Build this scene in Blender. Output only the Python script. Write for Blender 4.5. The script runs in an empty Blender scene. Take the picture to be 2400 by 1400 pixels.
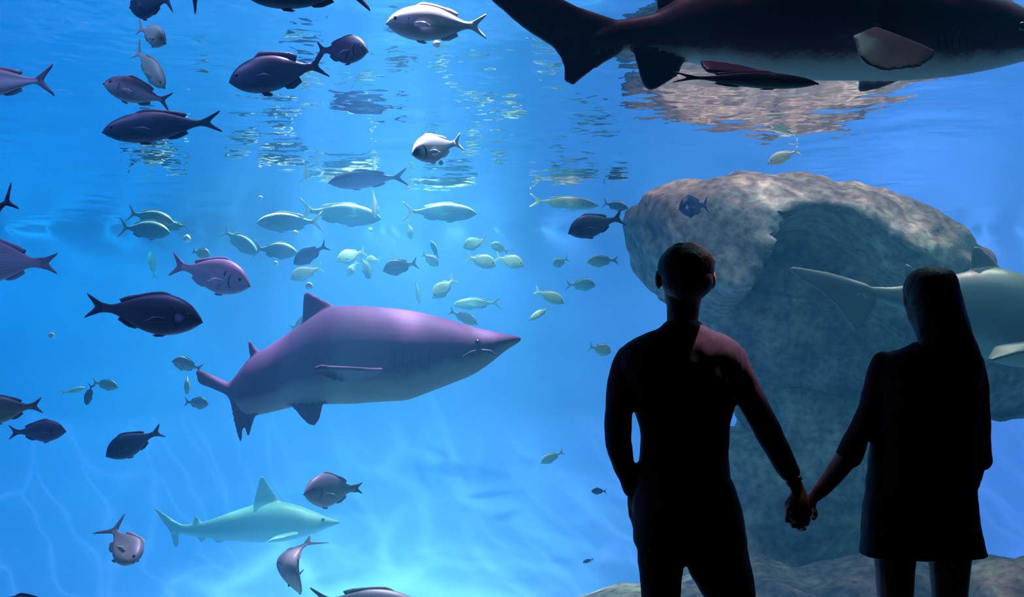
import bpy, bmesh, math, random
from mathutils import Vector, Matrix, noise, kdtree

S = bpy.context.scene
C = S.collection
PI = math.pi
F, CX, HY, ZC = 2573.0, 1200.0, 900.0, 1.37     # focal length in px of a 2400 px frame, centre column, horizon row, eye height

# ------------------------------------------------------------------ camera
cd = bpy.data.cameras.new('camera')
cam = bpy.data.objects.new('camera', cd); C.objects.link(cam)
cam.location = (0, 0, ZC); cam.rotation_euler = (PI/2, 0, 0)
cd.sensor_width = 36.0; cd.lens = 36.0*F/2400.0
cd.shift_y = (HY-700.0)/2400.0
cd.clip_start = 0.05; cd.clip_end = 200
S.camera = cam
# ------------------------------------------------------------------ world, exposure
w = bpy.data.worlds.new('dark_building'); S.world = w; w.use_nodes = True
w.node_tree.nodes['Background'].inputs[0].default_value = (0.0, 0.0, 0.0, 1)
w.node_tree.nodes['Background'].inputs[1].default_value = 0.0
S.view_settings.view_transform = 'Standard'; S.view_settings.look = 'None'
S.view_settings.exposure = 0.18; S.view_settings.gamma = 1.0; S.view_settings.use_curve_mapping = False
cy = S.cycles
cy.use_denoising = True
cy.max_bounces = 5; cy.diffuse_bounces = 3; cy.glossy_bounces = 3; cy.transmission_bounces = 2
cy.transparent_max_bounces = 12; cy.volume_bounces = 1
cy.sample_clamp_indirect = 4.0
cy.caustics_reflective = False; cy.caustics_refractive = False

ZW = ZC + 2.0        # water surface
YG = 4.2             # inner face of the acrylic

def aim(o, target):
    d = Vector(target) - Vector(o.location)
    o.rotation_euler = d.to_track_quat('-Z', 'Y').to_euler()
def spot(name, loc, target, power, col, half_deg, radius=0.05, blend=0.5):
    l = bpy.data.lights.new(name, 'SPOT'); l.energy = power; l.color = col
    l.spot_size = math.radians(2*half_deg); l.spot_blend = blend; l.shadow_soft_size = radius
    o = bpy.data.objects.new(name, l); C.objects.link(o); o.location = loc; aim(o, target); return o
def area(name, loc, target, power, col, sx, sy):
    l = bpy.data.lights.new(name, 'AREA'); l.energy = power; l.color = col
    l.shape = 'RECTANGLE'; l.size = sx; l.size_y = sy
    o = bpy.data.objects.new(name, l); C.objects.link(o); o.location = loc; aim(o, target); return o
# near-vertical sun added over the water to throw the streaks; source unseen
sl = bpy.data.lights.new('caustic_sun', 'SUN'); sl.energy = 1.65; sl.angle = math.radians(0.35); sl.color = (1.0, 0.62, 1.0)
so = bpy.data.objects.new('caustic_sun', sl); C.objects.link(so); so.location = (0, 8, 9)
aim(so, (0.55, 7.75, 5.2))
# rows of lamps hung over the tank (above the water)
area('column_fill', (2.9, 5.95, 5.6), (2.5, 9.2, 0.2), 170, (0.45, 0.85, 1.0), 1.8, 0.8)  # unseen fill light added to lift the shaded rock column
area('tank_lamp_mid', (0.4, 12.9, 5.0), (0.4, 13.8, 0), 410, (0.62, 0.82, 1.0), 6.5, 1.2)
area('tank_lamp_left', (-6.0, 12.0, 5.0), (-6.0, 13.4, 0), 450, (0.04, 0.70, 0.98), 3.5, 1.2)
area('tank_lamp_right', (5.8, 12.2, 5.0), (5.8, 13.4, 0), 460, (0.85, 0.66, 1.0), 3.5, 1.2)
# spotlights over the water, and added fills for single subjects
spot('fish_spot', (-0.42, 6.05, 6.6), (-0.42, 5.62, 2.9), 9500, (1.0, 0.86, 1.0), 7.2, 0.06, 0.3)
spot('shark_spot', (-0.75, 7.4, 7.0), (-0.95, 6.55, 1.8), 14500, (1.0, 0.58, 1.0), 12, 0.15, 0.4)
spot('school_spot', (-1.5, 13.9, 8.5), (-1.6, 11.0, 2.2), 12500, (1.0, 0.95, 0.72), 22, 0.1, 0.7)
spot('rock_spot', (3.2, 9.7, 8.0), (3.2, 9.0, 2.5), 2300, (1.0, 0.62, 0.55), 26, 0.1, 0.5)
spot('rock_side_fill', (0.2, 6.9, 6.8), (2.0, 8.5, 2.6), 900, (1.0, 0.70, 0.70), 15, 0.1, 0.8)  # added light to brighten the boulder's left face
spot('right_shark_rim_fill', (4.1, 9.2, 7.0), (3.3, 7.1, 1.8), 2600, (1.0, 0.95, 0.7), 12, 0.1, 0.6)  # added from above and behind to brighten this shark's back line
spot('school_front_fill', (-0.9, 8.6, 8.0), (-0.8, 11.0, 2.5), 3200, (0.95, 0.95, 0.78), 17, 0.1, 0.9)  # extra frontal light added to brighten the school's near sides
spot('rock_foot_fill', (4.6, 7.9, 8.0), (4.25, 8.0, -0.2), 3500, (1.0, 0.7, 0.6), 9, 0.1, 0.8)  # added light that brightens only the lower right rock
area('purple_front_lamp', (-3.3, 4.75, 5.0), (-3.3, 6.2, 1.4), 190, (0.40, 0.42, 1.0), 3.2, 0.4)
# one dim lamp in the visitors' hall, in front of the man
spot('hall_lamp', (1.35, 3.78, 3.88), (0.60, 3.33, 1.5), 520.0, (1.0, 0.50, 0.68), 5.0, 0.03, 0.7)
spot('wrist_fill', (1.32, 3.60, 3.88), (0.885, 3.29, 1.08), 32.0, (1.0, 0.74, 0.5), 0.95, 0.02, 0.5)  # unseen narrow beam added for the highlight on his wrist

# ------------------------------------------------------------------ helpers
def P(px, py, Y): return Vector(((px-CX)*Y/F, Y, ZC-(py-HY)*Y/F))
def lerp(a, b, t): return a+(b-a)*t
def interp(tab, x):
    """smooth (Catmull-Rom) interpolation of rows (x, v1, v2, ...)"""
    n = len(tab)
    if x <= tab[0][0]: return tab[0][1:]
    if x >= tab[-1][0]: return tab[-1][1:]
    i = max(k for k in range(n-1) if tab[k][0] <= x)
    x0, x1 = tab[i][0], tab[i+1][0]; h = x1-x0; t = (x-x0)/h
    out = []
    for c in range(1, len(tab[0])):
        p1, p2 = tab[i][c], tab[i+1][c]
        m1 = (p2-tab[i-1][c])/(x1-tab[i-1][0])*h if i > 0 else (p2-p1)
        m2 = (tab[i+2][c]-p1)/(tab[i+2][0]-x0)*h if i+2 < n else (p2-p1)
        t2, t3 = t*t, t*t*t
        out.append((2*t3-3*t2+1)*p1+(t3-2*t2+t)*m1+(-2*t3+3*t2)*p2+(t3-t2)*m2)
    return out
def resample(pts, n):
    pts = [Vector(p) for p in pts]
    d = [0.0]
    for a, b in zip(pts, pts[1:]): d.append(d[-1]+(b-a).length)
    out, k = [], 0
    for i in range(n):
        t = d[-1]*i/(n-1)
        while k < len(d)-2 and d[k+1] < t: k += 1
        seg = d[k+1]-d[k]
        out.append(pts[k].lerp(pts[k+1], 0 if seg < 1e-9 else (t-d[k])/seg))
    return out

class MB:
    """collects vertices, faces and a 2-value coordinate (along, belly-to-back) per vertex"""
    def __init__(s): s.v, s.f, s.a = [], [], []
    def add(s, vs, fs, at=None):
        b = len(s.v); s.v += [Vector(x) for x in vs]; s.f += [[i+b for i in f] for f in fs]
        s.a += (at if at else [(0.5, 0.5)]*len(vs))
    def rings(s, rings, at=None, caps=True):
        n = len(rings[0]); vs = [p for r in rings for p in r]; fs = []
        for i in range(len(rings)-1):
            for j in range(n):
                k = (j+1) % n
                fs.append([i*n+j, i*n+k, (i+1)*n+k, (i+1)*n+j])
        if caps:
            fs.append(list(range(n))[::-1]); fs.append([(len(rings)-1)*n+j for j in range(n)])
        s.add(vs, fs, at)
    def fin(s, root, edge, th0, th1, nrm, n=10, m=4, at=(0.5, 0.9), camber=None):
        R, E = resample(root, n), resample(edge, n); nrm = Vector(nrm).normalized()
        vs, at_, fs = [], [], []
        for sd in (1, -1):
            for j in range(m+1):
                t = j/m; th = lerp(th0, th1, t**0.8)*0.5
                for i in range(n):
                    q = R[i].lerp(E[i], t)
                    e = 1.0-0.55*abs(2*i/(n-1)-1)**3
                    if camber: q = q+Vector(camber)*t*t
                    vs.append(q+nrm*sd*th*e); at_.append((at[0], at[1]))
        g = (m+1)*n
        for sd in (0, 1):
            for j in range(m):
                for i in range(n-1):
                    q = [sd*g+j*n+i, sd*g+j*n+i+1, sd*g+(j+1)*n+i+1, sd*g+(j+1)*n+i]
                    fs.append(q if sd == 0 else q[::-1])
        rim = [j*n for j in range(m+1)]+[m*n+i for i in range(1, n)]+[j*n+n-1 for j in range(m-1, -1, -1)]+[i for i in range(n-2, 0, -1)]
        for a, b in zip(rim, rim[1:]+rim[:1]): fs.append([b, a, a+g, b+g])
        s.add(vs, fs, at_)
    def tube(s, pts, rad, n=14, flat=1.0, axis=None, dome=True):
        """pts 3D centres, rad radii; flat squeezes the ring along `axis`"""
        pts = [Vector(p) for p in pts]; rings = []
        if dome:
            d0 = (pts[0]-pts[1]).normalized(); d1 = (pts[-1]-pts[-2]).normalized()
            pts2, rad2 = [], []
            for a in (0.05, 0.45, 0.8):
                pts2.append(pts[0]+d0*rad[0]*0.9*math.cos(a*PI/2)); rad2.append(rad[0]*math.sin(a*PI/2)+1e-4)
            pts2 += pts; rad2 += list(rad)
            for a in (0.8, 0.45, 0.05):
                pts2.append(pts[-1]+d1*rad[-1]*0.9*math.cos(a*PI/2)); rad2.append(rad[-1]*math.sin(a*PI/2)+1e-4)
            pts, rad = pts2, rad2
        ref = Vector(axis) if axis else Vector((0, 1, 0))
        for i, p in enumerate(pts):
            t = (pts[min(i+1, len(pts)-1)]-pts[max(i-1, 0)]).normalized()
            u = (ref-t*ref.dot(t))
            if u.length < 1e-3: u = Vector((1, 0, 0))-t*t.x
            u.normalize(); v = t.cross(u)
            rings.append([p+u*math.cos(q)*rad[i]*flat+v*math.sin(q)*rad[i] for q in [2*PI*k/n for k in range(n)]])
        s.rings(rings)
    def ball(s, c, r, nu=16, nv=10):
        c = Vector(c); r = Vector(r) if hasattr(r, '__len__') else Vector((r, r, r))
        rings = []
        for i in range(nv+1):
            a = -PI/2+PI*(0.02+0.96*i/nv)
            rings.append([c+Vector((math.cos(a)*math.cos(b)*r.x, math.cos(a)*math.sin(b)*r.y, math.sin(a)*r.z)) for b in [2*PI*k/nu for k in range(nu)]])
        s.rings(rings)
    def box(s, lo, hi):
        x0, y0, z0 = lo; x1, y1, z1 = hi
        s.add([(x0, y0, z0), (x1, y0, z0), (x1, y1, z0), (x0, y1, z0), (x0, y0, z1), (x1, y0, z1), (x1, y1, z1), (x0, y1, z1)],
              [[0, 3, 2, 1], [4, 5, 6, 7], [0, 1, 5, 4], [1, 2, 6, 5], [2, 3, 7, 6], [3, 0, 4, 7]])
    def build(s, name, mat, parent=None, smooth=True, remesh=None, rough=0.0):
        me = bpy.data.meshes.new(name); me.from_pydata([tuple(v) for v in s.v], [], s.f); me.update()
        bm = bmesh.new(); bm.from_mesh(me); bmesh.ops.recalc_face_normals(bm, faces=bm.faces); bm.to_mesh(me); bm.free()
        if remesh:
            o = bpy.data.objects.new('tmp', me); C.objects.link(o)
            md = o.modifiers.new('r', 'REMESH'); md.mode = 'VOXEL'; md.voxel_size = remesh; md.use_smooth_shade = True
            sm = o.modifiers.new('s', 'SMOOTH'); sm.factor = 0.5; sm.iterations = 4
            dg = bpy.context.evaluated_depsgraph_get()
            me2 = bpy.data.meshes.new_from_object(o.evaluated_get(dg), depsgraph=dg)
            bpy.data.objects.remove(o)
            if all(a == (0.5, 0.5) for a in s.a): at = [(0.5, 0.5)]*len(me2.vertices)
            else:
                kd = kdtree.KDTree(len(s.v))
                for i, v in enumerate(s.v): kd.insert(v, i)
                kd.balance()
                at = []
                for v in me2.vertices:
                    nb = [(1/(d+1e-4), s.a[i]) for _, i, d in kd.find_n(v.co, 4)]; tw = sum(q[0] for q in nb)
                    at.append(tuple(sum(q[0]*q[1][c] for q in nb)/tw for c in (0, 1)))
            bpy.data.meshes.remove(me); me = me2; me.name = name
        else: at = s.a
        if rough:
            nv = [Vector(v.normal) for v in me.vertices]
            me.vertices.foreach_set('co', [c for v, q in zip(me.vertices, nv) for c in (v.co+q*rough*noise.noise(v.co*22))])
        ca = me.attributes.new('skin', 'FLOAT_COLOR', 'POINT')
        ca.data.foreach_set('color', [c for a in at for c in (a[0], a[1], 0.0, 1.0)])
        me.polygons.foreach_set('use_smooth', [smooth]*len(me.polygons))
        me.materials.clear(); me.materials.append(mat); me.update()
        o = bpy.data.objects.new(name, me); C.objects.link(o)
        if parent: o.parent = parent
        return o
def tag(o, label=None, cat=None, group=None, kind=None):
    if label: o['label'] = label
    if cat: o['category'] = cat
    if group: o['group'] = group
    if kind: o['kind'] = kind
    return o
def rebase(o, base):
    """move the object's origin to base, its mesh staying put"""
    base = Vector(base); o.data.transform(Matrix.Translation(-base)); o.location = base; return o

# ------------------------------------------------------------------ materials
def new_mat(name):
    m = bpy.data.materials.new(name); m.use_nodes = True; nt = m.node_tree
    for n in list(nt.nodes): nt.nodes.remove(n)
    out = nt.nodes.new('ShaderNodeOutputMaterial')
    return m, nt, out
def N(nt, kind, **kw):
    n = nt.nodes.new('ShaderNode'+kind)
    for k, v in kw.items():
        if k in n.inputs: n.inputs[k].default_value = v
        else: setattr(n, k, v)
    return n
def ramp(nt, fac, stops):
    r = N(nt, 'ValToRGB'); e = r.color_ramp.elements
    while len(e) > 1: e.remove(e[-1])
    for i, (p, c) in enumerate(stops):
        q = e[0] if i == 0 else e.new(p)
        q.position = p; q.color = (c[0], c[1], c[2], 1)
    if fac: nt.links.new(fac, r.inputs[0])
    return r
def plain(name, col, rough=0.8, var=0.25, scale=12, spec=0.3, bump=0.0):
    m, nt, out = new_mat(name); L = nt.links.new
    b = N(nt, 'BsdfPrincipled'); b.inputs['Roughness'].default_value = rough; b.inputs['Specular IOR Level'].default_value = spec
    tc = N(nt, 'TexCoord'); nz = N(nt, 'TexNoise'); nz.inputs['Scale'].default_value = scale; nz.inputs['Detail'].default_value = 4
    L(tc.outputs['Object'], nz.inputs['Vector'])
    r = ramp(nt, nz.outputs[0], [(0.3, [c*(1-var) for c in col]), (0.7, [c*(1+var) for c in col])])
    L(r.outputs[0], b.inputs['Base Color'])
    if bump:
        bp = N(nt, 'Bump'); bp.inputs['Strength'].default_value = bump; bp.inputs['Distance'].default_value = 0.02
        L(nz.outputs[0], bp.inputs['Height']); L(bp.outputs[0], b.inputs['Normal'])
    L(b.outputs[0], out.inputs[0]); return m
def skin_mat(name, back, belly, edge=(0.40, 0.60), rough=0.45, mottled=0.15, spots=(), stripe=0.0, spec=0.4):
    """animal skin: back and belly colour blended by the stored belly-to-back value, with mottling and dark marks"""
    m, nt, out = new_mat(name); L = nt.links.new
    b = N(nt, 'BsdfPrincipled'); b.inputs['Roughness'].default_value = rough; b.inputs['Specular IOR Level'].default_value = spec
    at = N(nt, 'Attribute', attribute_name='skin'); sep = N(nt, 'SeparateColor'); L(at.outputs['Color'], sep.inputs[0])
    tc = N(nt, 'TexCoord'); nz = N(nt, 'TexNoise'); nz.inputs['Scale'].default_value = 9; nz.inputs['Detail'].default_value = 5
    L(tc.outputs['Object'], nz.inputs['Vector'])
    ad = N(nt, 'Math', operation='MULTIPLY_ADD'); ad.inputs[1].default_value = mottled; L(nz.outputs[0], ad.inputs[0]); L(sep.outputs[1], ad.inputs[2])
    sb = N(nt, 'Math', operation='SUBTRACT'); L(ad.outputs[0], sb.inputs[0]); sb.inputs[1].default_value = mottled*0.5
    r = ramp(nt, sb.outputs[0], [(edge[0], belly), (edge[1], back)])
    col = r.outputs[0]
    if stripe:
        wv = N(nt, 'Math', operation='MULTIPLY'); wv.inputs[1].default_value = 75.0; L(sep.outputs[1], wv.inputs[0])
        sn = N(nt, 'Math', operation='SINE'); L(wv.outputs[0], sn.inputs[0])
        mm = N(nt, 'Mix', data_type='RGBA', blend_type='MULTIPLY'); 
        rr = ramp(nt, sn.outputs[0], [(0.3, (1-stripe,)*3), (0.8, (1, 1, 1))])
        mm.inputs[0].default_value = 1.0; L(col, mm.inputs[6]); L(rr.outputs[0], mm.inputs[7]); col = mm.outputs[2]
    for (s0, v0, rs, rv, c) in spots:
        dx = N(nt, 'Math', operation='SUBTRACT'); L(sep.outputs[0], dx.inputs[0]); dx.inputs[1].default_value = s0
        dv = N(nt, 'Math', operation='SUBTRACT'); L(sep.outputs[1], dv.inputs[0]); dv.inputs[1].default_value = v0
        qx = N(nt, 'Math', operation='DIVIDE'); L(dx.outputs[0], qx.inputs[0]); qx.inputs[1].default_value = rs
        qv = N(nt, 'Math', operation='DIVIDE'); L(dv.outputs[0], qv.inputs[0]); qv.inputs[1].default_value = rv
        cb = N(nt, 'CombineXYZ'); L(qx.outputs[0], cb.inputs[0]); L(qv.outputs[0], cb.inputs[1])
        ln = N(nt, 'VectorMath', operation='LENGTH'); L(cb.outputs[0], ln.inputs[0])
        rr = ramp(nt, ln.outputs['Value'], [(0.35, (1, 1, 1)), (1.0, (0, 0, 0))])
        mm = N(nt, 'Mix', data_type='RGBA'); L(rr.outputs[0], mm.inputs[0]); L(col, mm.inputs[6]); mm.inputs[7].default_value = (*c, 1)
        col = mm.outputs[2]
    L(col, b.inputs['Base Color'])
    bp = N(nt, 'Bump'); bp.inputs['Strength'].default_value = 0.15; bp.inputs['Distance'].default_value = 0.01
    L(nz.outputs[0], bp.inputs['Height']); L(bp.outputs[0], b.inputs['Normal'])
    L(b.outputs[0], out.inputs[0]); return m

def rock_mat(name):
    m, nt, out = new_mat(name); L = nt.links.new
    b = N(nt, 'BsdfPrincipled'); b.inputs['Roughness'].default_value = 0.9; b.inputs['Specular IOR Level'].default_value = 0.15
    tc = N(nt, 'TexCoord'); n1 = N(nt, 'TexNoise'); n1.inputs['Scale'].default_value = 3.0; n1.inputs['Detail'].default_value = 9; n1.inputs['Roughness'].default_value = 0.65
    n2 = N(nt, 'TexNoise'); n2.inputs['Scale'].default_value = 14.0; n2.inputs['Detail'].default_value = 6
    L(tc.outputs['Object'], n1.inputs['Vector']); L(tc.outputs['Object'], n2.inputs['Vector'])
    r1 = ramp(nt, n1.outputs[0], [(0.30, (0.14, 0.12, 0.13)), (0.48, (0.36, 0.27, 0.24)), (0.62, (0.58, 0.46, 0.36)), (0.75, (0.85, 0.80, 0.62))])
    r2 = ramp(nt, n2.outputs[0], [(0.35, (0.55, 0.5, 0.55)), (0.6, (1, 1, 1))])
    mm = N(nt, 'Mix', data_type='RGBA', blend_type='MULTIPLY'); mm.inputs[0].default_value = 1.0
    L(r1.outputs[0], mm.inputs[6]); L(r2.outputs[0], mm.inputs[7]); L(mm.outputs[2], b.inputs['Base Color'])
    bp = N(nt, 'Bump'); bp.inputs['Strength'].default_value = 0.7; bp.inputs['Distance'].default_value = 0.06
    L(n1.outputs[0], bp.inputs['Height']); L(bp.outputs[0], b.inputs['Normal'])
    L(b.outputs[0], out.inputs[0]); return m

def surface_mat():
    """the water's surface seen from below: mirrors at grazing angles, lets steep light through, tinting it with a painted caustic web"""
    m, nt, out = new_mat('water_surface'); L = nt.links.new
    tc = N(nt, 'TexCoord')
    mp = N(nt, 'Mapping'); mp.inputs['Scale'].default_value = (1.0, 1.0, 1.0); L(tc.outputs['Object'], mp.inputs['Vector'])
    n1 = N(nt, 'TexNoise'); n1.inputs['Scale'].default_value = 2.6; n1.inputs['Detail'].default_value = 2.5; n1.inputs['Roughness'].default_value = 0.45
    L(mp.outputs[0], n1.inputs['Vector'])
    bp = N(nt, 'Bump'); bp.inputs['Strength'].default_value = 1.0; bp.inputs['Distance'].default_value = 0.022
    L(n1.outputs[0], bp.inputs['Height'])
    gl = N(nt, 'BsdfGlossy'); gl.inputs['Roughness'].default_value = 0.02; gl.inputs['Color'].default_value = (0.93, 0.96, 0.98, 1)
    L(bp.outputs[0], gl.inputs['Normal'])
    # caustic web painted into the transparency colour: bright lines on dim cells
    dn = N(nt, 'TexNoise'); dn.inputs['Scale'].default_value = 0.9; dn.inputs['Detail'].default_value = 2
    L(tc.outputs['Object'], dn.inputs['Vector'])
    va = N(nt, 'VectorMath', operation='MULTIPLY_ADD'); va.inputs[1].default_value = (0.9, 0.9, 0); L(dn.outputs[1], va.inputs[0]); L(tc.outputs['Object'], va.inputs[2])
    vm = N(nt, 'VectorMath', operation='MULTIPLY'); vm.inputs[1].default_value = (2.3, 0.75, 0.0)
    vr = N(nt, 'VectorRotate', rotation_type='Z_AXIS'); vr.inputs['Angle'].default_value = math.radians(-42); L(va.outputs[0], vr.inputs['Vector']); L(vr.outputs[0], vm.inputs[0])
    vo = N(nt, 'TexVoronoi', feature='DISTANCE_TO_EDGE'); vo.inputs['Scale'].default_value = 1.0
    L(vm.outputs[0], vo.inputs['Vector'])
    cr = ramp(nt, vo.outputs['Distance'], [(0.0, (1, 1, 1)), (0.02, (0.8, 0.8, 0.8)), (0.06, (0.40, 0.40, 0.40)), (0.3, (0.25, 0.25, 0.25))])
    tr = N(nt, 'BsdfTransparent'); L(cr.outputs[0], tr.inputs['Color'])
    lw = N(nt, 'LayerWeight'); lw.inputs['Blend'].default_value = 0.5
    rf = ramp(nt, lw.outputs['Facing'], [(0.34, (0, 0, 0)), (0.42, (1, 1, 1))])
    mx = N(nt, 'MixShader'); L(rf.outputs[0], mx.inputs[0]); L(tr.outputs[0], mx.inputs[1]); L(gl.outputs[0], mx.inputs[2])
    L(mx.outputs[0], out.inputs[0]); return m
def water_mat():
    m, nt, out = new_mat('water'); L = nt.links.new
    a = N(nt, 'VolumeAbsorption'); a.inputs['Density'].default_value = 0.11; a.inputs['Color'].default_value = (0.05, 0.82, 0.97, 1)
    s = N(nt, 'VolumeScatter'); s.inputs['Density'].default_value = 0.055; s.inputs['Color'].default_value = (0.12, 0.62, 1.0, 1); s.inputs['Anisotropy'].default_value = 0.2
    ad = N(nt, 'AddShader'); L(a.outputs[0], ad.inputs[0]); L(s.outputs[0], ad.inputs[1]); L(ad.outputs[0], out.inputs['Volume'])
    return m
def pane_mat():
    m, nt, out = new_mat('clear_acrylic')
    t = N(nt, 'BsdfTransparent'); t.inputs[0].default_value = (0.97, 0.985, 0.99, 1); nt.links.new(t.outputs[0], out.inputs[0]); return m

M = dict(
    tank_wall=plain('tank_wall_paint', (0.26, 0.42, 0.86), 0.9, 0.06, 0.6, 0.1),
    tank_side=plain('tank_side_paint', (0.16, 0.34, 0.80), 0.9, 0.06, 0.6, 0.1),
    sand=plain('sand', (0.40, 0.46, 0.55), 0.95, 0.15, 4, 0.1, 0.3),
    hall=plain('dark_hall_paint', (0.02, 0.02, 0.025), 0.8, 0.1),
    carpet=plain('dark_carpet', (0.02, 0.02, 0.022), 0.95, 0.2, 40),
    rock=rock_mat('reef_rock'), surf=surface_mat(), water=water_mat(), pane=pane_mat(),
    body=plain('skin', (0.42, 0.25, 0.18), 0.6, 0.08),
    shirt=plain('navy_shirt', (0.055, 0.05, 0.075), 0.85, 0.2, 60),
    trousers=plain('black_trousers', (0.02, 0.02, 0.025), 0.85, 0.2, 60),
    tunic=plain('black_tunic', (0.02, 0.018, 0.025), 0.85, 0.2, 60),
    shoe=plain('black_leather', (0.015, 0.015, 0.015), 0.45),
    hair=plain('brown_hair', (0.035, 0.02, 0.015), 0.6, 0.4, 90, 0.3, 0.3),
    hair2=plain('dark_hair', (0.02, 0.014, 0.012), 0.6, 0.4, 90, 0.3, 0.3),
    metal=plain('dark_metal', (0.06, 0.05, 0.05), 0.3, 0.1),
    eye=plain('eye_dark', (0.01, 0.01, 0.015), 0.15, 0.1, 10, 0.6),
    white=plain('eye_white', (0.7, 0.7, 0.7), 0.4, 0.1),
    mouth=plain('mouth_dark', (0.02, 0.02, 0.03), 0.6, 0.1),
    crumb=plain('food_morsel', (0.9, 0.9, 0.8), 0.8, 0.1),
)
SK = dict(
    shark=skin_mat('brown_shark_skin', (0.07, 0.042, 0.08), (0.20, 0.25, 0.20), (0.20, 0.34), rough=0.65, spec=0.2),
    bigshark=skin_mat('dark_shark_skin', (0.12, 0.045, 0.10), (0.42, 0.50, 0.44), (0.07, 0.16)),
    paleshark=skin_mat('pale_shark_skin', (0.26, 0.42, 0.32), (0.40, 0.55, 0.42), (0.25, 0.40)),
    greyshark=skin_mat('grey_shark_skin', (0.16, 0.18, 0.17), (0.24, 0.36, 0.30), (0.10, 0.22)),
    dark=skin_mat('dark_fish_skin', (0.014, 0.028, 0.085), (0.022, 0.045, 0.11), (0.3, 0.6)),
    silver=skin_mat('silver_fish_skin', (0.08, 0.07, 0.11), (0.42, 0.42, 0.48), (0.52, 0.74)),
    lilac=skin_mat('lilac_fish_skin', (0.20, 0.16, 0.26), (0.52, 0.48, 0.66), (0.62, 0.9), stripe=0.25, spots=((0.27, 0.62, 0.022, 0.12, (0.03, 0.03, 0.06)),)),
    blue=skin_mat('blue_bream_skin', (0.05, 0.05, 0.13), (0.13, 0.11, 0.24), (0.25, 0.6), stripe=0.15,
                  spots=((0.235, 0.66, 0.030, 0.11, (0.01, 0.01, 0.03)), (0.17, 0.45, 0.05, 0.16, (0.46, 0.42, 0.85)))),
    navy=skin_mat('navy_bream_skin', (0.05, 0.06, 0.14), (0.09, 0.10, 0.22), (0.3, 0.6)),
    white=skin_mat('white_fish_skin_shaded', (0.86, 0.80, 0.88), (0.50, 0.48, 0.58), (0.36, 0.42), spec=0.6),  # shade on the lower half put into the belly colour
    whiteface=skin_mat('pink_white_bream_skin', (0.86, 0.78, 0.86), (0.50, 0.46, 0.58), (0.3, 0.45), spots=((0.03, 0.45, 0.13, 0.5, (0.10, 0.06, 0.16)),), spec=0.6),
    pale=skin_mat('toplit_fish_skin', (0.80, 0.92, 0.72), (0.05, 0.13, 0.17), (0.80, 0.92), spec=0.5),  # lamplight on the top and shade on the flanks put into the colour
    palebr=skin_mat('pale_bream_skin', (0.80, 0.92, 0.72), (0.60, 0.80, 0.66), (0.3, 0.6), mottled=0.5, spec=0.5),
    green=skin_mat('green_fish_skin', (0.28, 0.42, 0.34), (0.36, 0.52, 0.44), (0.4, 0.6), mottled=0.3),
    brown=skin_mat('brown_fish_skin', (0.11, 0.12, 0.13), (0.24, 0.26, 0.22), (0.3, 0.6), mottled=0.3),
    cobia=skin_mat('striped_fish_skin', (0.03, 0.03, 0.05), (0.12, 0.20, 0.18), (0.25, 0.40)),
)

# ------------------------------------------------------------------ the tank and the hall
def wall_box(name, lo, hi, mat):
    b = MB(); b.box(lo, hi); o = b.build(name, mat, smooth=False); return tag(o, kind='structure')
# back wall of the tank, curving forward into the bottom
prof = [(14.2, 3.9), (14.2, 2.4), (14.15, 1.6), (13.95, 0.9), (13.5, 0.2), (12.8, -0.45), (11.9, -1.0), (10.9, -1.42), (9.8, -1.62)]
b = MB(); rows = []
pr = resample([(0, y, z) for y, z in prof], 40)
NX = 60; XW = 9.2
for p in pr:
    rows.append([Vector((lerp(-XW, XW, i/NX), p.y+0.10*noise.noise(Vector((i*0.14, p.z*0.5, 3))), p.z)) for i in range(NX+1)])
vs = [q for r in rows for q in r]; n1 = NX+1
fs = [[j*n1+i, j*n1+i+1, (j+1)*n1+i+1, (j+1)*n1+i] for j in range(len(rows)-1) for i in range(NX)]
b.add(vs, fs); wb = b.build('wall_back', M['tank_wall'])
so_ = wb.modifiers.new('thickness', 'SOLIDIFY'); so_.thickness = 0.15; so_.offset = 1
tag(wb, kind='structure')
b = MB(); nx, ny = 70, 50; vs = []
for j in range(ny+1):
    for i in range(nx+1):
        x, y = lerp(-XW, XW, i/nx), lerp(YG+0.02, 10.6, j/ny)
        vs.append((x, y, -1.62+0.06*noise.noise(Vector((x*0.7, y*1.4, 0)))))
b.add(vs, [[j*(nx+1)+i, j*(nx+1)+i+1, (j+1)*(nx+1)+i+1, (j+1)*(nx+1)+i] for j in range(ny) for i in range(nx)])
fl = b.build('floor_sand', M['sand']); tag(fl, kind='structure')
wall_box('wall_left', (-XW-0.2, YG, -2.0), (-XW, 14.6, 4.4), M['tank_side'])
wall_box('wall_right', (XW, YG, -2.0), (XW+0.2, 14.6, 4.4), M['tank_side'])
# hall side: frame of dark wall round the acrylic, floor, ceiling and walls
ZT, HALLX = 3.55, 5.0
wall_box('wall_front_left', (-XW-0.2, YG-0.35, -2.0), (-4.2, YG, 5.6), M['hall'])
wall_box('wall_front_right', (4.2, YG-0.35, -2.0), (XW+0.2, YG, 5.6), M['hall'])
wall_box('wall_front_top', (-4.2, YG-0.35, ZT), (4.2, YG, 5.6), M['hall'])
wall_box('wall_front_bottom', (-4.2, YG-0.35, -2.0), (4.2, YG, 0.12), M['hall'])
wall_box('floor', (-HALLX, -3.2, -0.15), (HALLX, YG-0.35, 0.0), M['carpet'])
wall_box('ceiling', (-HALLX, -3.2, 4.0), (HALLX, YG-0.35, 4.15), M['hall'])
wall_box('wall_hall_left', (-HALLX-0.15, -3.2, 0.0), (-HALLX, YG-0.35, 4.0), M['hall'])
wall_box('wall_hall_right', (HALLX, -3.2, 0.0), (HALLX+0.15, YG-0.35, 4.0), M['hall'])
wall_box('wall_hall_rear', (-HALLX, -3.35, 0.0), (HALLX, -3.2, 4.0), M['hall'])
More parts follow.
